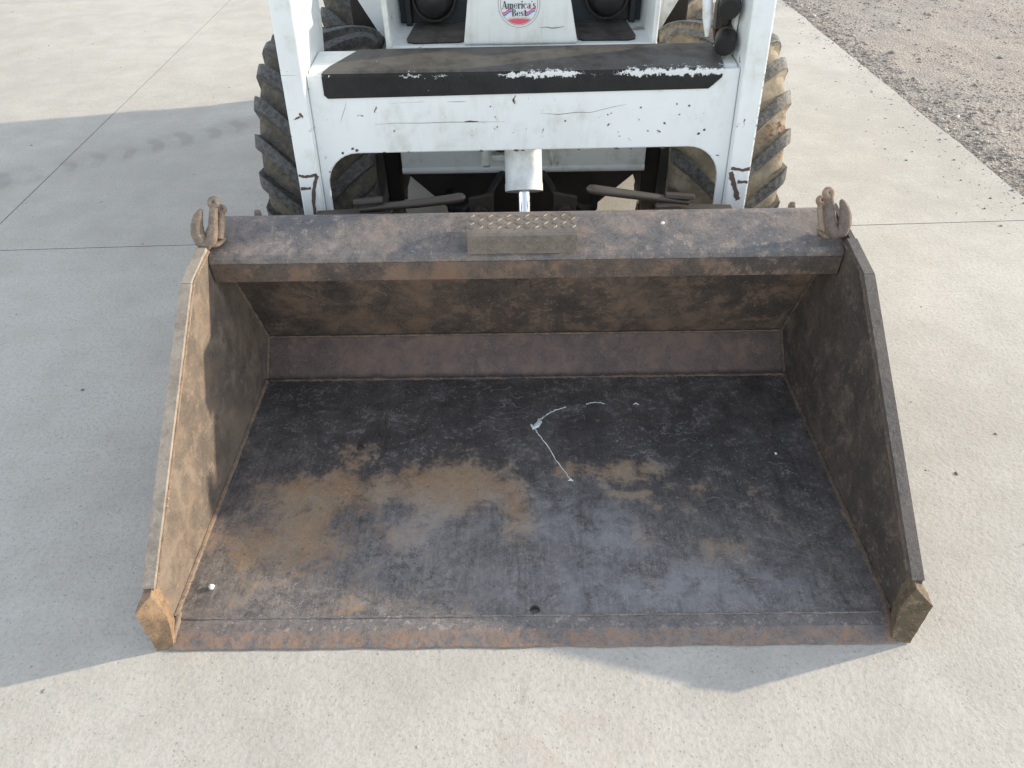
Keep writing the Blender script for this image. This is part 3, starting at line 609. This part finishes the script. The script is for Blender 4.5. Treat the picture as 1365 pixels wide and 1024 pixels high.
# black anti-slip step bent over the crossmember
stp = MB(); fr = lambda z: yf(z, .030 - .0035)
A = [(-.548, fr(.800), .800), (.512, fr(.812), .812), (.548, fr(.838), .838), (.549, fr(.852), .852), (.552, fr(.858) + .008, .8635), (.556, 1.30, .8705), (.545, 1.383, .8745), (-.478, 1.383, .8745), (-.545, fr(.858) + .035, .8660), (-.5495, fr(.858) + .008, .8635), (-.5495, fr(.852), .852)]
front = [(-.540, .799), (.512, .810), (.545, .838), (.549, .853), (-.5495, .853), (-.5495, .808)]
bm_f = [(x, fr(z), z) for x, z in front]
stp.v = [Vector(p) for p in bm_f] + [Vector((-.5495, fr(.856) + .003, .861)), Vector((.549, fr(.856) + .003, .861)), Vector((-.546, fr(.856) + .014, .8645)), Vector((.549, fr(.856) + .014, .8645)), Vector((-.470, 1.372, .8755)), Vector((.545, 1.384, .8755)), Vector((-.535, fr(.856) + .05, .8665)), Vector((.556, 1.30, .873))]
stp.f = [(0, 1, 2, 3, 4, 5), (4, 3, 7, 6), (6, 7, 9, 8), (8, 9, 13, 11, 10, 12)]
so_ = P('step_plate', stp, 'step', ld); sd = so_.modifiers.new('thick', 'SOLIDIFY'); sd.thickness = .003; sd.offset = -1
# make sure the sheet faces out
# tilt cylinder
ca, cb = Vector((0, 1.318, .700)), Vector((.003, 1.205, .512)); dr = (cb - ca).normalized()
cy = P('tilt_cylinder', MB().tube([ca, ca.lerp(cb, .9), cb], .056, 32), 'white_clean', ld, bevel=.002, smooth=True)
P('gland_ring', MB().tube([cb - dr * .022, cb - dr * .020, cb + dr * .003], [.0555, .0575, .0575], 32), 'white_clean', cy, bevel=.0015, smooth=True)
P('rod', MB().tube([cb, cb + dr * .34], .0205, 24), 'chrome', cy, smooth=True)
P('rod_bracket', MB().box(-.05, .05, 1.005, 1.07, .22, .34), 'grease', ld, bevel=.004)
# hydraulic hose fittings left of the cylinder
P('hose_fitting', MB().tube([(-.115, 1.40, .555), (-.115, 1.37, .515)], .016, 6), 'white_clean', ld, bevel=.002)
P('hose_fitting', MB().tube([(-.115, 1.41, .60), (-.115, 1.40, .557)], .013, 12), 'grease', ld)
P('hose_clamp', MB().box(-.098, -.05, 1.385, 1.42, .525, .545), 'white_clean', ld, bevel=.003)
P('hydraulic_hose', MB().tube([(-.075, 1.38, .60), (-.075, 1.40, .565), (-.06, 1.43, .55)], .015, 12), 'grease', ld, smooth=True)
P('hydraulic_hose', MB().tube([(.075, 1.41, .70), (.078, 1.425, .58), (.10, 1.44, .50)], .006, 10), 'white_clean', ld, smooth=True)
for s in (-1, 1):
    P('linkage_plate', MB().poly([(s * .095 + .003, 1.30, .455), (s * .175, 1.30, .44), (s * .165, 1.26, .30), (s * .10, 1.26, .25)], (0, .014, 0)), 'linkage', ld, bevel=.004)
    P('linkage_pin', MB().tube([(s * .135, 1.305, .40), (s * .135, 1.262, .40)], .022, 16), 'lever', ld, bevel=.002)
    P('hydraulic_hose', MB().tube([(s * .06, 1.46, .46), (s * .085, 1.42, .44), (s * .11, 1.36, .42), (s * .19, 1.32, .39), (s * .24, 1.38, .36), (s * .25, 1.47, .38)], .0125, 12), 'rubber', ld, smooth=True)
    P('nose_bolt', MB().tube([(s * .30, 1.451, .56), (s * .30, 1.441, .56)], .012, 6), 'lever', ld)
P('cross_shaft', MB().tube([(-.30, 1.36, .33), (.30, 1.36, .33)], .022, 16), 'linkage', ld, smooth=True)
# quick-attach frame and its two locking levers
P('quick_attach_frame', MB().box(-.58, .58, 1.036, 1.066, .10, .485), 'grease', ld, bevel=.004)
for s in (-1, 1): P('frame_ear', MB().poly([(s * .60, 1.03, .14), (s * .60, 1.09, .14), (s * .60, 1.12, .42), (s * .60, 1.03, .47)], (-s * .018, 0, 0)), 'grease', ld, bevel=.003)
for s, pts in ((-1, [(-.470, 1.058, .533), (-.40, 1.050, .545), (-.300, 1.045, .556), (-.215, 1.040, .569), (-.185, 1.040, .574), (-.172, 1.040, .576), (-.165, 1.040, .577)]), (1, [(.470, 1.058, .541), (.40, 1.050, .556), (.300, 1.045, .574), (.220, 1.040, .589), (.196, 1.040, .593), (.183, 1.040, .595), (.176, 1.040, .596)])):
    lv = P('locking_lever', MB().tube(pts, [.010, .013, .0150, .0160, .0165, .014, .006], 16, .8), 'lever', ld, smooth=True)
    P('pivot_plate', MB().poly([(s * .485, 1.045, .553), (s * .40, 1.040, .563), (s * .40, 1.060, .560), (s * .485, 1.065, .550)], (0, .004, .012)), 'lever', lv, bevel=.002)
    P('pivot_plate', MB().poly([(s * .60, 1.045, .512), (s * .38, 1.045, .520), (s * .38, 1.075, .520), (s * .60, 1.075, .512)], (0, .003, .010)), 'lever', lv, bevel=.002)
# lower body: white nose plate, tapering belly, axle housings
P('nose_plate', MB().poly([(-.400, 1.45, .470), (.408, 1.45, .470), (.408, 1.45, .72), (-.400, 1.45, .72)], (0, .012, 0)), 'white_clean', ld, bevel=.003)
P('nose_lip', MB().tube([(-.400, 1.458, .468), (.408, 1.458, .468)], .014, 12), 'white_clean', ld, smooth=True)
bl = MB(); bl.poly([(-.40, 1.475, .455), (-.245, 1.475, .30), (-.19, 1.475, .20), (.19, 1.475, .20), (.235, 1.475, .30), (.405, 1.475, .455), (.405, 1.475, .70), (-.40, 1.475, .70)], (0, 1.9, 0))
P('belly_pan', bl, 'grease', ld, bevel=.006)
P('body_tub', MB().box(-.405, .405, 1.478, 2.35, .702, .846), 'white', ld, bevel=.004)
for s in (-1, 1):
    P('chain_case', MB().box(s * .412 if s > 0 else -.468, .468 if s > 0 else s * .412, 1.50, 3.2, .33, .78), 'grease', ld, bevel=.008)
# cab entry: sill, pillar with sticker, two foot wells
P('sill', MB().box(-.405, .405, 1.448, 1.70, .848, .8595), 'white', ld, bevel=.004)
for s in (-1, 1):
    xa = s * .402; P('entry_side_plate', MB().poly([(xa, 1.440, .846), (xa, 1.442, 1.04), (xa, 1.56, 1.11), (xa, 1.90, 1.16), (xa, 1.90, .846)], (-s * .016, 0, 0)), 'white', ld, bevel=.005)
    xi, xo = s * .172, s * .350
    pad = MB(); y0 = 1.466
    rim = [(xi, y0 + .02), (xi + s * .012, y0 + .006), (xo - s * .03, y0), (xo - s * .008, y0 + .012), (xo - s * .002, y0 + .045), (xo - s * .012, 1.675), (xi - s * .018, 1.675)]
    pad.poly([(x, y, .8610) for x, y in rim], (0, 0, .003)); P('foot_pad', pad, 'step', ld)
    P('well_back_panel', MB().box(min(s * .13, s * .385), max(s * .13, s * .385), 1.692, 1.704, .862, 1.12), 'navy', ld)
    cx = s * .272; cz = .940
    ring_ = P('boot_ring', MB().torus((cx, 1.668, cz), .066, .004, (0, -1, .15), 40, 8), 'lever', ld, smooth=True)
    pr = [(-.006, .062), (-.018, .060), (-.026, .050), (-.034, .056), (-.044, .046), (-.052, .051), (-.062, .040), (-.07, .044), (-.08, .02), (-.082, .001)]
    P('pedal_boot', MB().lathe(pr, (cx, 1.684, cz), 'y', 28), 'rubber', ld, smooth=True)
    P('well_post', MB().box(min(s * .345, s * .365), max(s * .345, s * .365), 1.655, 1.69, .862, 1.12), 'rubber', ld, bevel=.004)
    # fender panels and cab side above the tyres
    yp = 1.96
    fp = [(-.404, 1.16), (-.60, 1.16), (-.578, .90), (-.570, .87), (-.548, .83), (-.525, .79), (-.502, .745), (-.478, .71), (-.404, .70)]
    P('fender_panel', MB().poly([(x if s < 0 else -x, yp, z) for x, z in fp], (0, .012, 0)), 'cream', ld, bevel=.003)
    P('shade_backing', MB().box(min(s * .404, s * .62), max(s * .404, s * .62), 2.06, 2.075, .55, 1.16), 'grease', ld, bevel=.004)  # added dark sheet standing in for the shade behind the fender arch
    P('panel_bolt', MB().tube([(s * .555, 1.961, .905), (s * .555, 1.952, .905)], .011, 6), 'lever', ld)
pl = MB(); pl.v = [Vector(p) for p in [(-.172, 1.445, .8605), (.168, 1.445, .8605), (.118, 1.452, 1.10), (-.138, 1.452, 1.10), (-.15, 1.70, .8605), (.15, 1.70, .8605), (.115, 1.70, 1.10), (-.13, 1.70, 1.10)]]
pl.f = [(0, 1, 2, 3), (5, 4, 7, 6), (1, 5, 6, 2), (4, 0, 3, 7), (3, 2, 6, 7), (4, 5, 1, 0)]
pillar = P('center_pillar', pl, 'white', ld, bevel=.006)
# auxiliary couplers on the inside of the right arm
P('coupler_bracket', MB().poly([(.592, 1.30, .868), (.592, 1.36, .868), (.592, 1.42, 1.10), (.592, 1.30, 1.10)], (-.010, 0, 0)), 'cream', ld, bevel=.003)
for zc, yc in ((.912, 1.30), (1.000, 1.315)):
    a = Vector((.585, yc + .075, zc + .02)); b_ = Vector((.553, yc - .045, zc - .012))
    cp = P('hydraulic_coupler', MB().tube([a, a.lerp(b_, .5), a.lerp(b_, .52), a.lerp(b_, .66)], [.020, .020, .024, .024], 20), 'lever', ld, smooth=True)
    P('dust_cap', MB().tube([a.lerp(b_, .64), a.lerp(b_, .66), a.lerp(b_, .96), b_], [.024, .0285, .0285, .026], 24), 'rubber', cp, smooth=True)
    P('cap_ring', MB().torus(a.lerp(b_, .60), .025, .004, b_ - a, 24, 8), 'lever', cp, smooth=True)
P('steel_line', MB().tube([(.512, 1.30, .915), (.508, 1.31, .96), (.503, 1.33, 1.02), (.50, 1.36, 1.12)], [.006, .013, .014, .014], 14), 'cream', ld, smooth=True)
P('grease_clot', MB().tube([(.565, 1.36, .875), (.56, 1.345, .93), (.555, 1.35, .985), (.56, 1.36, 1.03)], [.012, .026, .022, .014], 9), 'grease', ld)
# wheels
def tyre_mesh():
    hw = .172; R0 = .400; mb = MB(); lift = []
    def r(x): return R0 - .016 * (x / hw) ** 2
    prof = [(-.135, .215), (-.158, .235), (-.172, .275), (-.1755, .315), (-.172, .350), (-.166, .372), (-.150, .386)] + [(x, r(x)) for x in (-.12, -.06, 0, .06, .12)] + [(.150, .386), (.166, .372), (.172, .350), (.1755, .315), (.172, .275), (.158, .235), (.135, .215)]
    mb.lathe(prof, (0, 0, 0), 'x', 72); lift += [0.] * len(mb.v)
    N = 21
    for s in (-1, 1):
        for k in range(N):
            a0 = 2 * math.pi * (k + (.25 if s > 0 else -.25)) / N; st = []
            for (x, base, top, da) in ((.004, .392, .413, 0), (.012, .394, .4235, .015), (.05, .394, .4245, .10), (.09, .390, .4235, .19), (.125, .384, .420, .265), (.152, .376, .413, .315), (.170, .360, .402, .345), (.181, .335, .382, .36), (.180, .318, .345, .365)):
                cx = x; ang = a0 + da; wb = .030 / .4; wt = .022 / .4
                if x < .005: wb *= .6; wt *= .5
                row = []
                for (aa, rr) in ((ang - wb, base), (ang - wt, top), (ang + wt, top), (ang + wb, base)):
                    row.append(Vector((s * cx, -rr * math.cos(aa), rr * math.sin(aa))))
                st.append(row)
            b = len(mb.v)
            for row in st: mb.v += row; lift += [0., 1., 1., 0.]
            n = len(st)
            for i in range(n - 1):
                for q in range(3): mb.f.append((b + i * 4 + q, b + i * 4 + q + 1, b + (i + 1) * 4 + q + 1, b + (i + 1) * 4 + q))
            mb.f += [(b, b + 1, b + 2, b + 3), tuple(b + (n - 1) * 4 + q for q in (3, 2, 1, 0))]
    return mb, lift
tmb, lift = tyre_mesh()
tme = bpy.data.meshes.new('tyre'); tme.from_pydata([tuple(v) for v in tmb.v], [], tmb.f)
bm = bmesh.new(); bm.from_mesh(tme); bmesh.ops.recalc_face_normals(bm, faces=bm.faces); bm.to_mesh(tme); bm.free()
at = tme.attributes.new('lift', 'FLOAT', 'POINT'); at.data.foreach_set('value', np.array(lift, np.float32)); tme.shade_smooth()
try: tme.set_sharp_from_angle(angle=R(30))
except Exception: pass
for s in (-1, 1):
    for yc in (1.682, 2.72):
        wc = Vector((s * .651, yc, .424)); mb = MB()
        mb.lathe([(s * a, r_) for a, r_ in ((-.14, .222), (-.12, .205), (.05, .20), (.06, .12), (.075, .11), (.075, .001))], wc, 'x', 40)
        mb.lathe([(s * a, r_) for a, r_ in ((.05, .20), (.13, .208), (.148, .224))], wc, 'x', 40)
        rim = P('wheel', mb, 'cream', ld, smooth=True)
        ty = link('tyre', tme, M['tyre'], rim, wc); ty.rotation_euler.x = .05 if s < 0 else .22
        if ty.modifiers.get('b') is None:
            bv = ty.modifiers.new('b', 'BEVEL'); bv.width = .004; bv.segments = 2; bv.limit_method = 'ANGLE'; bv.angle_limit = R(40)
        P('hub', MB().lathe([(s * .06, .07), (s * .10, .065), (s * .11, .05), (s * .11, .001)], wc, 'x', 24), 'grease', rim, smooth=True)
        for k in range(8):
            q = 2 * math.pi * k / 8; c0 = wc + Vector((s * .07, .092 * math.cos(q), .092 * math.sin(q))); P('wheel_nut', MB().tube([c0, c0 + Vector((s * .02, 0, 0))], .012, 6), 'grease', rim)
# rear body, towers, cab (mostly above and behind the frame)
rb = MB(); rb.poly([(-.60, y, z) for y, z in ((2.30, .80), (2.30, 1.30), (3.10, 1.34), (3.70, 1.28), (3.80, 1.05), (3.80, .80), (3.70, .36), (3.60, .30), (3.20, .30), (3.20, .80))], (1.20, 0, 0))
P('engine_cover', rb, 'white', ld, bevel=.02)
P('rear_bumper', MB().box(-.62, .62, 3.62, 3.72, .26, .40), 'grease', ld, bevel=.01)
P('rear_grille', MB().box(-.40, .40, 3.785, 3.815, .62, 1.05), 'grease', ld, bevel=.006)
for s in (-1, 1):
    P('arm_tower', MB().box(min(s * .56, s * .64), max(s * .56, s * .64), 3.02, 3.40, .80, 1.56), 'white', ld, bevel=.01)
    P('lift_cylinder', MB().tube([(s * .675, 3.0, .75), (s * .675, 2.1, 1.20)], .035, 16), 'white_clean', ld, smooth=True)
    P('cab_post', MB().poly([(s * .42, 2.05, 1.10), (s * .42, 2.11, 1.10), (s * .42, 2.02, 2.02), (s * .42, 1.96, 2.02)], (s * .05, 0, 0)), 'white', ld, bevel=.006)
    P('cab_side', MB().poly([(s * .45, 2.12, 1.14), (s * .45, 2.62, 1.30), (s * .45, 2.62, 2.02), (s * .45, 2.04, 2.02)], (s * .015, 0, 0)), 'grease', ld)
P('cab_roof', MB().box(-.47, .47, 1.90, 2.70, 2.02, 2.08), 'white', ld, bevel=.02)
P('cab_back', MB().box(-.45, .45, 2.60, 2.64, 1.00, 2.02), 'navy', ld)
P('seat', MB().box(-.22, .22, 2.10, 2.55, 1.02, 1.16), 'rubber', ld, bevel=.04, seg=3)
P('seat_back', MB().box(-.20, .20, 2.46, 2.56, 1.16, 1.62), 'rubber', ld, bevel=.04, seg=3)
P('cab_floor', MB().box(-.386, .386, 1.705, 2.60, .90, .93), 'grease', ld)

# sticker: disc and lettering as thin raised print, all on the pillar face
SC = Vector((-.006, 0, .968)); SR = .0605
def spt(u, v, lay): z = SC.z + v; return Vector((SC.x + u, 1.445 + (z - .8605) / .2395 * .007 - .0012 - .0006 * lay, z))
def flat(name, polys, mat, lay, parent):
    mb = MB()
    for p in polys:
        b = len(mb.v); mb.v += [spt(u, v, lay) for u, v in p]; mb.f.append(tuple(range(b, b + len(p))))
    return P(name, mb, mat, parent)
circ = lambda r_, n=56: [(r_ * math.cos(2 * math.pi * k / n), r_ * math.sin(2 * math.pi * k / n)) for k in range(n)]
def annulus(r0, r1, n=56):
    out = []
    for k in range(n):
        a, b = 2 * math.pi * k / n, 2 * math.pi * (k + 1) / n; out.append([(r0 * math.cos(a), r0 * math.sin(a)), (r1 * math.cos(a), r1 * math.sin(a)), (r1 * math.cos(b), r1 * math.sin(b)), (r0 * math.cos(b), r0 * math.sin(b))])
    return out
stk = MB(); stk.poly([spt(u, v, 0) for u, v in circ(SR)], (0, .0010, 0)); stick = P('round_sticker', stk, 'paper', pillar)
stick['label'] = "round sticker with the words America's Best over a red, white and blue ribbon"
flat('sticker_border', annulus(.0530, .0540), 'lever', 1, stick); flat('sticker_border', annulus(.0592, .0600), 'lever', 1, stick)
a0, a1 = R(-147), R(-33)
arcp = [(.0515 * math.cos(a0 + (a1 - a0) * k / 20), .0515 * math.sin(a0 + (a1 - a0) * k / 20)) for k in range(21)]
flat('red_crescent', [[arcp[k], arcp[k + 1], (arcp[k + 1][0], -.0385 + .0015 * math.cos(arcp[k + 1][0] * 50)), (arcp[k][0], -.0385 + .0015 * math.cos(arcp[k][0] * 50))] for k in range(20) if arcp[k][1] < -.0375 and arcp[k + 1][1] < -.0375], 'red', 1, stick)
def ribbon(x0, x1, off, ww):
    out = []; n = 14
    f = lambda x: -.0200 + off + .0055 * math.sin((abs(x) - .012) / .036 * 6.28 * .8 + (0 if x < 0 else 3.4))
    for k in range(n):
        a, b = x0 + (x1 - x0) * k / n, x0 + (x1 - x0) * (k + 1) / n; out.append([(a, f(a) - ww), (b, f(b) - ww), (b, f(b) + ww), (a, f(a) + ww)])
    return out
for a_, b_ in ((-.048, -.0215), (.020, .048)): flat('ribbon_red', ribbon(a_, b_, .004, .0024), 'red', 1, stick)
for a_, b_ in ((-.046, -.0215), (.020, .046)): flat('ribbon_blue', ribbon(a_, b_, -.002, .0024), 'blue', 2, stick)
def glyph(ch):
    """bold didone letters: heavy stems, hairline joins; x-height .5, cap height .74, returns polygons and advance"""
    q = lambda x0, y0, x1, y1: [(x0, y0), (x1, y0), (x1, y1), (x0, y1)]
    def ring(cx, cy, rx, ry, a0, a1, thick, thin, n=14):
        o = []
        for k in range(n):
            s_ = []
            for j in (k, k + 1):
                a = R(a0 + (a1 - a0) * j / n); t = thin + (thick - thin) * abs(math.cos(a)) ** 1.5; s_.append(((cx + rx * math.cos(a), cy + ry * math.sin(a)), (cx + (rx - t) * math.cos(a), cy + (ry - min(t, ry * .45) * .6) * math.sin(a))))
            o.append([s_[0][0], s_[1][0], s_[1][1], s_[0][1]])
        return o
    serif = lambda x, y, w_=.09: q(x - w_, y, x + w_, y + .035)
    if ch == 'A': return [[(.02, 0), (.06, 0), (.30, .74), (.26, .74)], [(.40, 0), (.56, 0), (.34, .74), (.24, .74)], q(.14, .22, .44, .26), serif(.05, 0), serif(.49, 0, .12)], .60
    if ch == 'B': return [q(.05, 0, .19, .74), q(.0, 0, .2, .035), q(.0, .705, .2, .74)] + ring(.24, .555, .2, .185, -90, 90, .13, .035) + ring(.24, .195, .25, .195, -90, 90, .14, .035) + [q(.18, .705, .25, .74), q(.18, .365, .25, .395), q(.18, 0, .25, .035)], .54
    if ch == 'm': return [q(.03 + i * .235, 0, .15 + i * .235, .46) for i in range(3)] + [serif(.09 + i * .235, 0) for i in range(3)] + ring(.265, .40, .115, .10, 0, 180, .06, .04) + ring(.50, .40, .115, .10, 0, 180, .06, .04) + [q(-.02, .465, .15, .5)], .72
    if ch == 'e': return ring(.21, .25, .21, .255, 40, 330, .12, .03, 18) + [q(.08, .25, .40, .285)] + ring(.21, .25, .205, .255, 0, 60, .10, .03, 6), .45
    if ch == 'r': return [q(.04, 0, .17, .5), serif(.10, 0, .11), q(-.01, .465, .16, .5)] + [[(.17, .38), (.24, .49), (.34, .49), (.36, .36), (.28, .34), (.24, .42)]], .38
    if ch == 'i': return [q(.04, 0, .17, .5), serif(.10, 0, .11), q(-.01, .465, .16, .5), [(.105 + .075 * math.cos(R(a)), .67 + .075 * math.sin(R(a))) for a in range(0, 360, 45)]], .24
    if ch == 'c': return ring(.21, .25, .21, .255, 50, 320, .13, .03, 18) + [[(.33 + .06 * math.cos(R(a)), .40 + .06 * math.sin(R(a))) for a in range(0, 360, 45)]], .43
    if ch == 'a': return [q(.25, 0, .38, .40), q(.25, 0, .45, .035)] + ring(.22, .36, .16, .14, 0, 160, .10, .03) + ring(.19, .14, .18, .145, 60, 300, .12, .03, 16), .47
    if ch == 's': return ring(.19, .365, .16, .135, 20, 250, .10, .04) + ring(.17, .135, .17, .135, -160, 90, .11, .04) + [[(.06, .36), (.12, .42), (.32, .15), (.26, .09)]], .38
    if ch == 't': return [q(.08, .04, .21, .66), q(0, .465, .34, .5)] + ring(.22, .12, .14, .12, 180, 340, .08, .04), .36
    if ch == "'": return [[(.02, .74), (.12, .74), (.07, .54)]], .16
    return [], .2
def word(txt, cx, by, width, hgt):
    polys = []; x = 0
    for ch in txt:
        gl, adv = glyph(ch); polys += [[(x + p[0], p[1]) for p in pg] for pg in gl]; x += adv
    k = width / x; kz = hgt / .74
    return [[(cx - width / 2 + p[0] * k, by + p[1] * kz) for p in pg] for pg in polys]
flat('lettering', word("America's", .000, -.0100, .098, .0200), 'ink', 3, stick)
flat('lettering', word('Best', .001, -.0300, .044, .0185), 'ink', 3, stick)
r2 = random.Random(3); x = -.031; dashes = []
while x < .031:
    l = r2.uniform(.0012, .0026); h0 = r2.uniform(.0016, .003); dashes.append([(x, -.0360), (x + l, -.0360), (x + l, -.0360 + h0), (x, -.0360 + h0)]); x += l + .001
flat('fine_print', dashes, 'orange', 3, stick)
# pencil-like scuff right of the sticker
mb = MB(); sc_pts = [(.055, .906), (.075, .9075), (.09, .9045), (.11, .906), (.125, .9085)]
P('paint_scar', MB().tube([(x, 1.4448 + (z - .8605) / .2395 * .007, z) for x, z in sc_pts], [.001, .0022, .003, .0024, .001], 6, .3), 'lever', pillar)

# ------------------------------------------------------------------ small things lying in the bucket
fz = .0208
goo = empty('sealant_string', (.06, .62, .02)); tag(goo, 'thin white sealant string with a small blob on the dark bucket floor', 'sealant')
rg = random.Random(5)
def run(pts, r0):
    out = []
    for a, b_ in zip(pts[:-1], pts[1:]):
        for k in range(4): p = Vector((*a, fz)).lerp(Vector((*b_, fz)), k / 4); out.append(p + Vector((rg.uniform(-.0015, .0015), rg.uniform(-.0015, .0015), 0)))
    out.append(Vector((*pts[-1], fz))); return MB().tube(out, [r0 * rg.uniform(.5, 1.3) for _ in out], 6, .6)
P('strand', run([(.116, .473), (.108, .492), (.081, .548), (.056, .61), (.036, .645), (.026, .668)], .0017), 'goo', goo, smooth=True)
P('strand', run([(.030, .700), (.046, .715), (.07, .738), (.088, .750), (.121, .763)], .0018), 'goo', goo, smooth=True)
P('strand', run([(.185, .775), (.197, .779), (.212, .782), (.227, .780), (.24, .775)], .0013), 'goo', goo, smooth=True)
P('blob', MB().tube([(.014, .690, fz), (.022, .672, fz + .003), (.030, .680, fz + .004), (.040, .698, fz + .003), (.037, .712, fz)], [.003, .008, .010, .008, .003], 9, .6), 'goo', goo, smooth=True)
P('blob', MB().tube([(.326, .770, fz), (.336, .776, fz), (.344, .768, fz)], [.001, .003, .001], 6, .6), 'goo', goo, smooth=True)
P('blob', MB().tube([(.110, .470, fz), (.118, .474, fz + .001), (.124, .468, fz)], [.001, .004, .001], 6, .6), 'goo', goo, smooth=True)
def pebble(loc, s_, mat, label):
    bm = bmesh.new(); bmesh.ops.create_icosphere(bm, subdivisions=2, radius=s_)
    for v in bm.verts: v.co *= 1 + .35 * noise.noise(v.co * (1.2 / s_) + Vector(loc) * 9); v.co.z *= .75
    me = bpy.data.meshes.new('pebble'); bm.to_mesh(me); bm.free(); o = link('pebble', me, M[mat], None, loc); return tag(o, label, 'pebble')
pebble((-.763, .147, .0255), .0078, 'goo', 'small white pebble in the left front corner of the bucket floor')
pebble((-.479, .604, .0225), .0085, 'grease', 'small dark mud clod on a tan patch of the bucket floor')
pebble((.700, .560, .0225), .004, 'goo', 'tiny white pebble beside the right floor weld of the bucket')
pebble((.36, .86, .585), .005, 'goo', 'tiny white chip lying on top of the bucket tube')
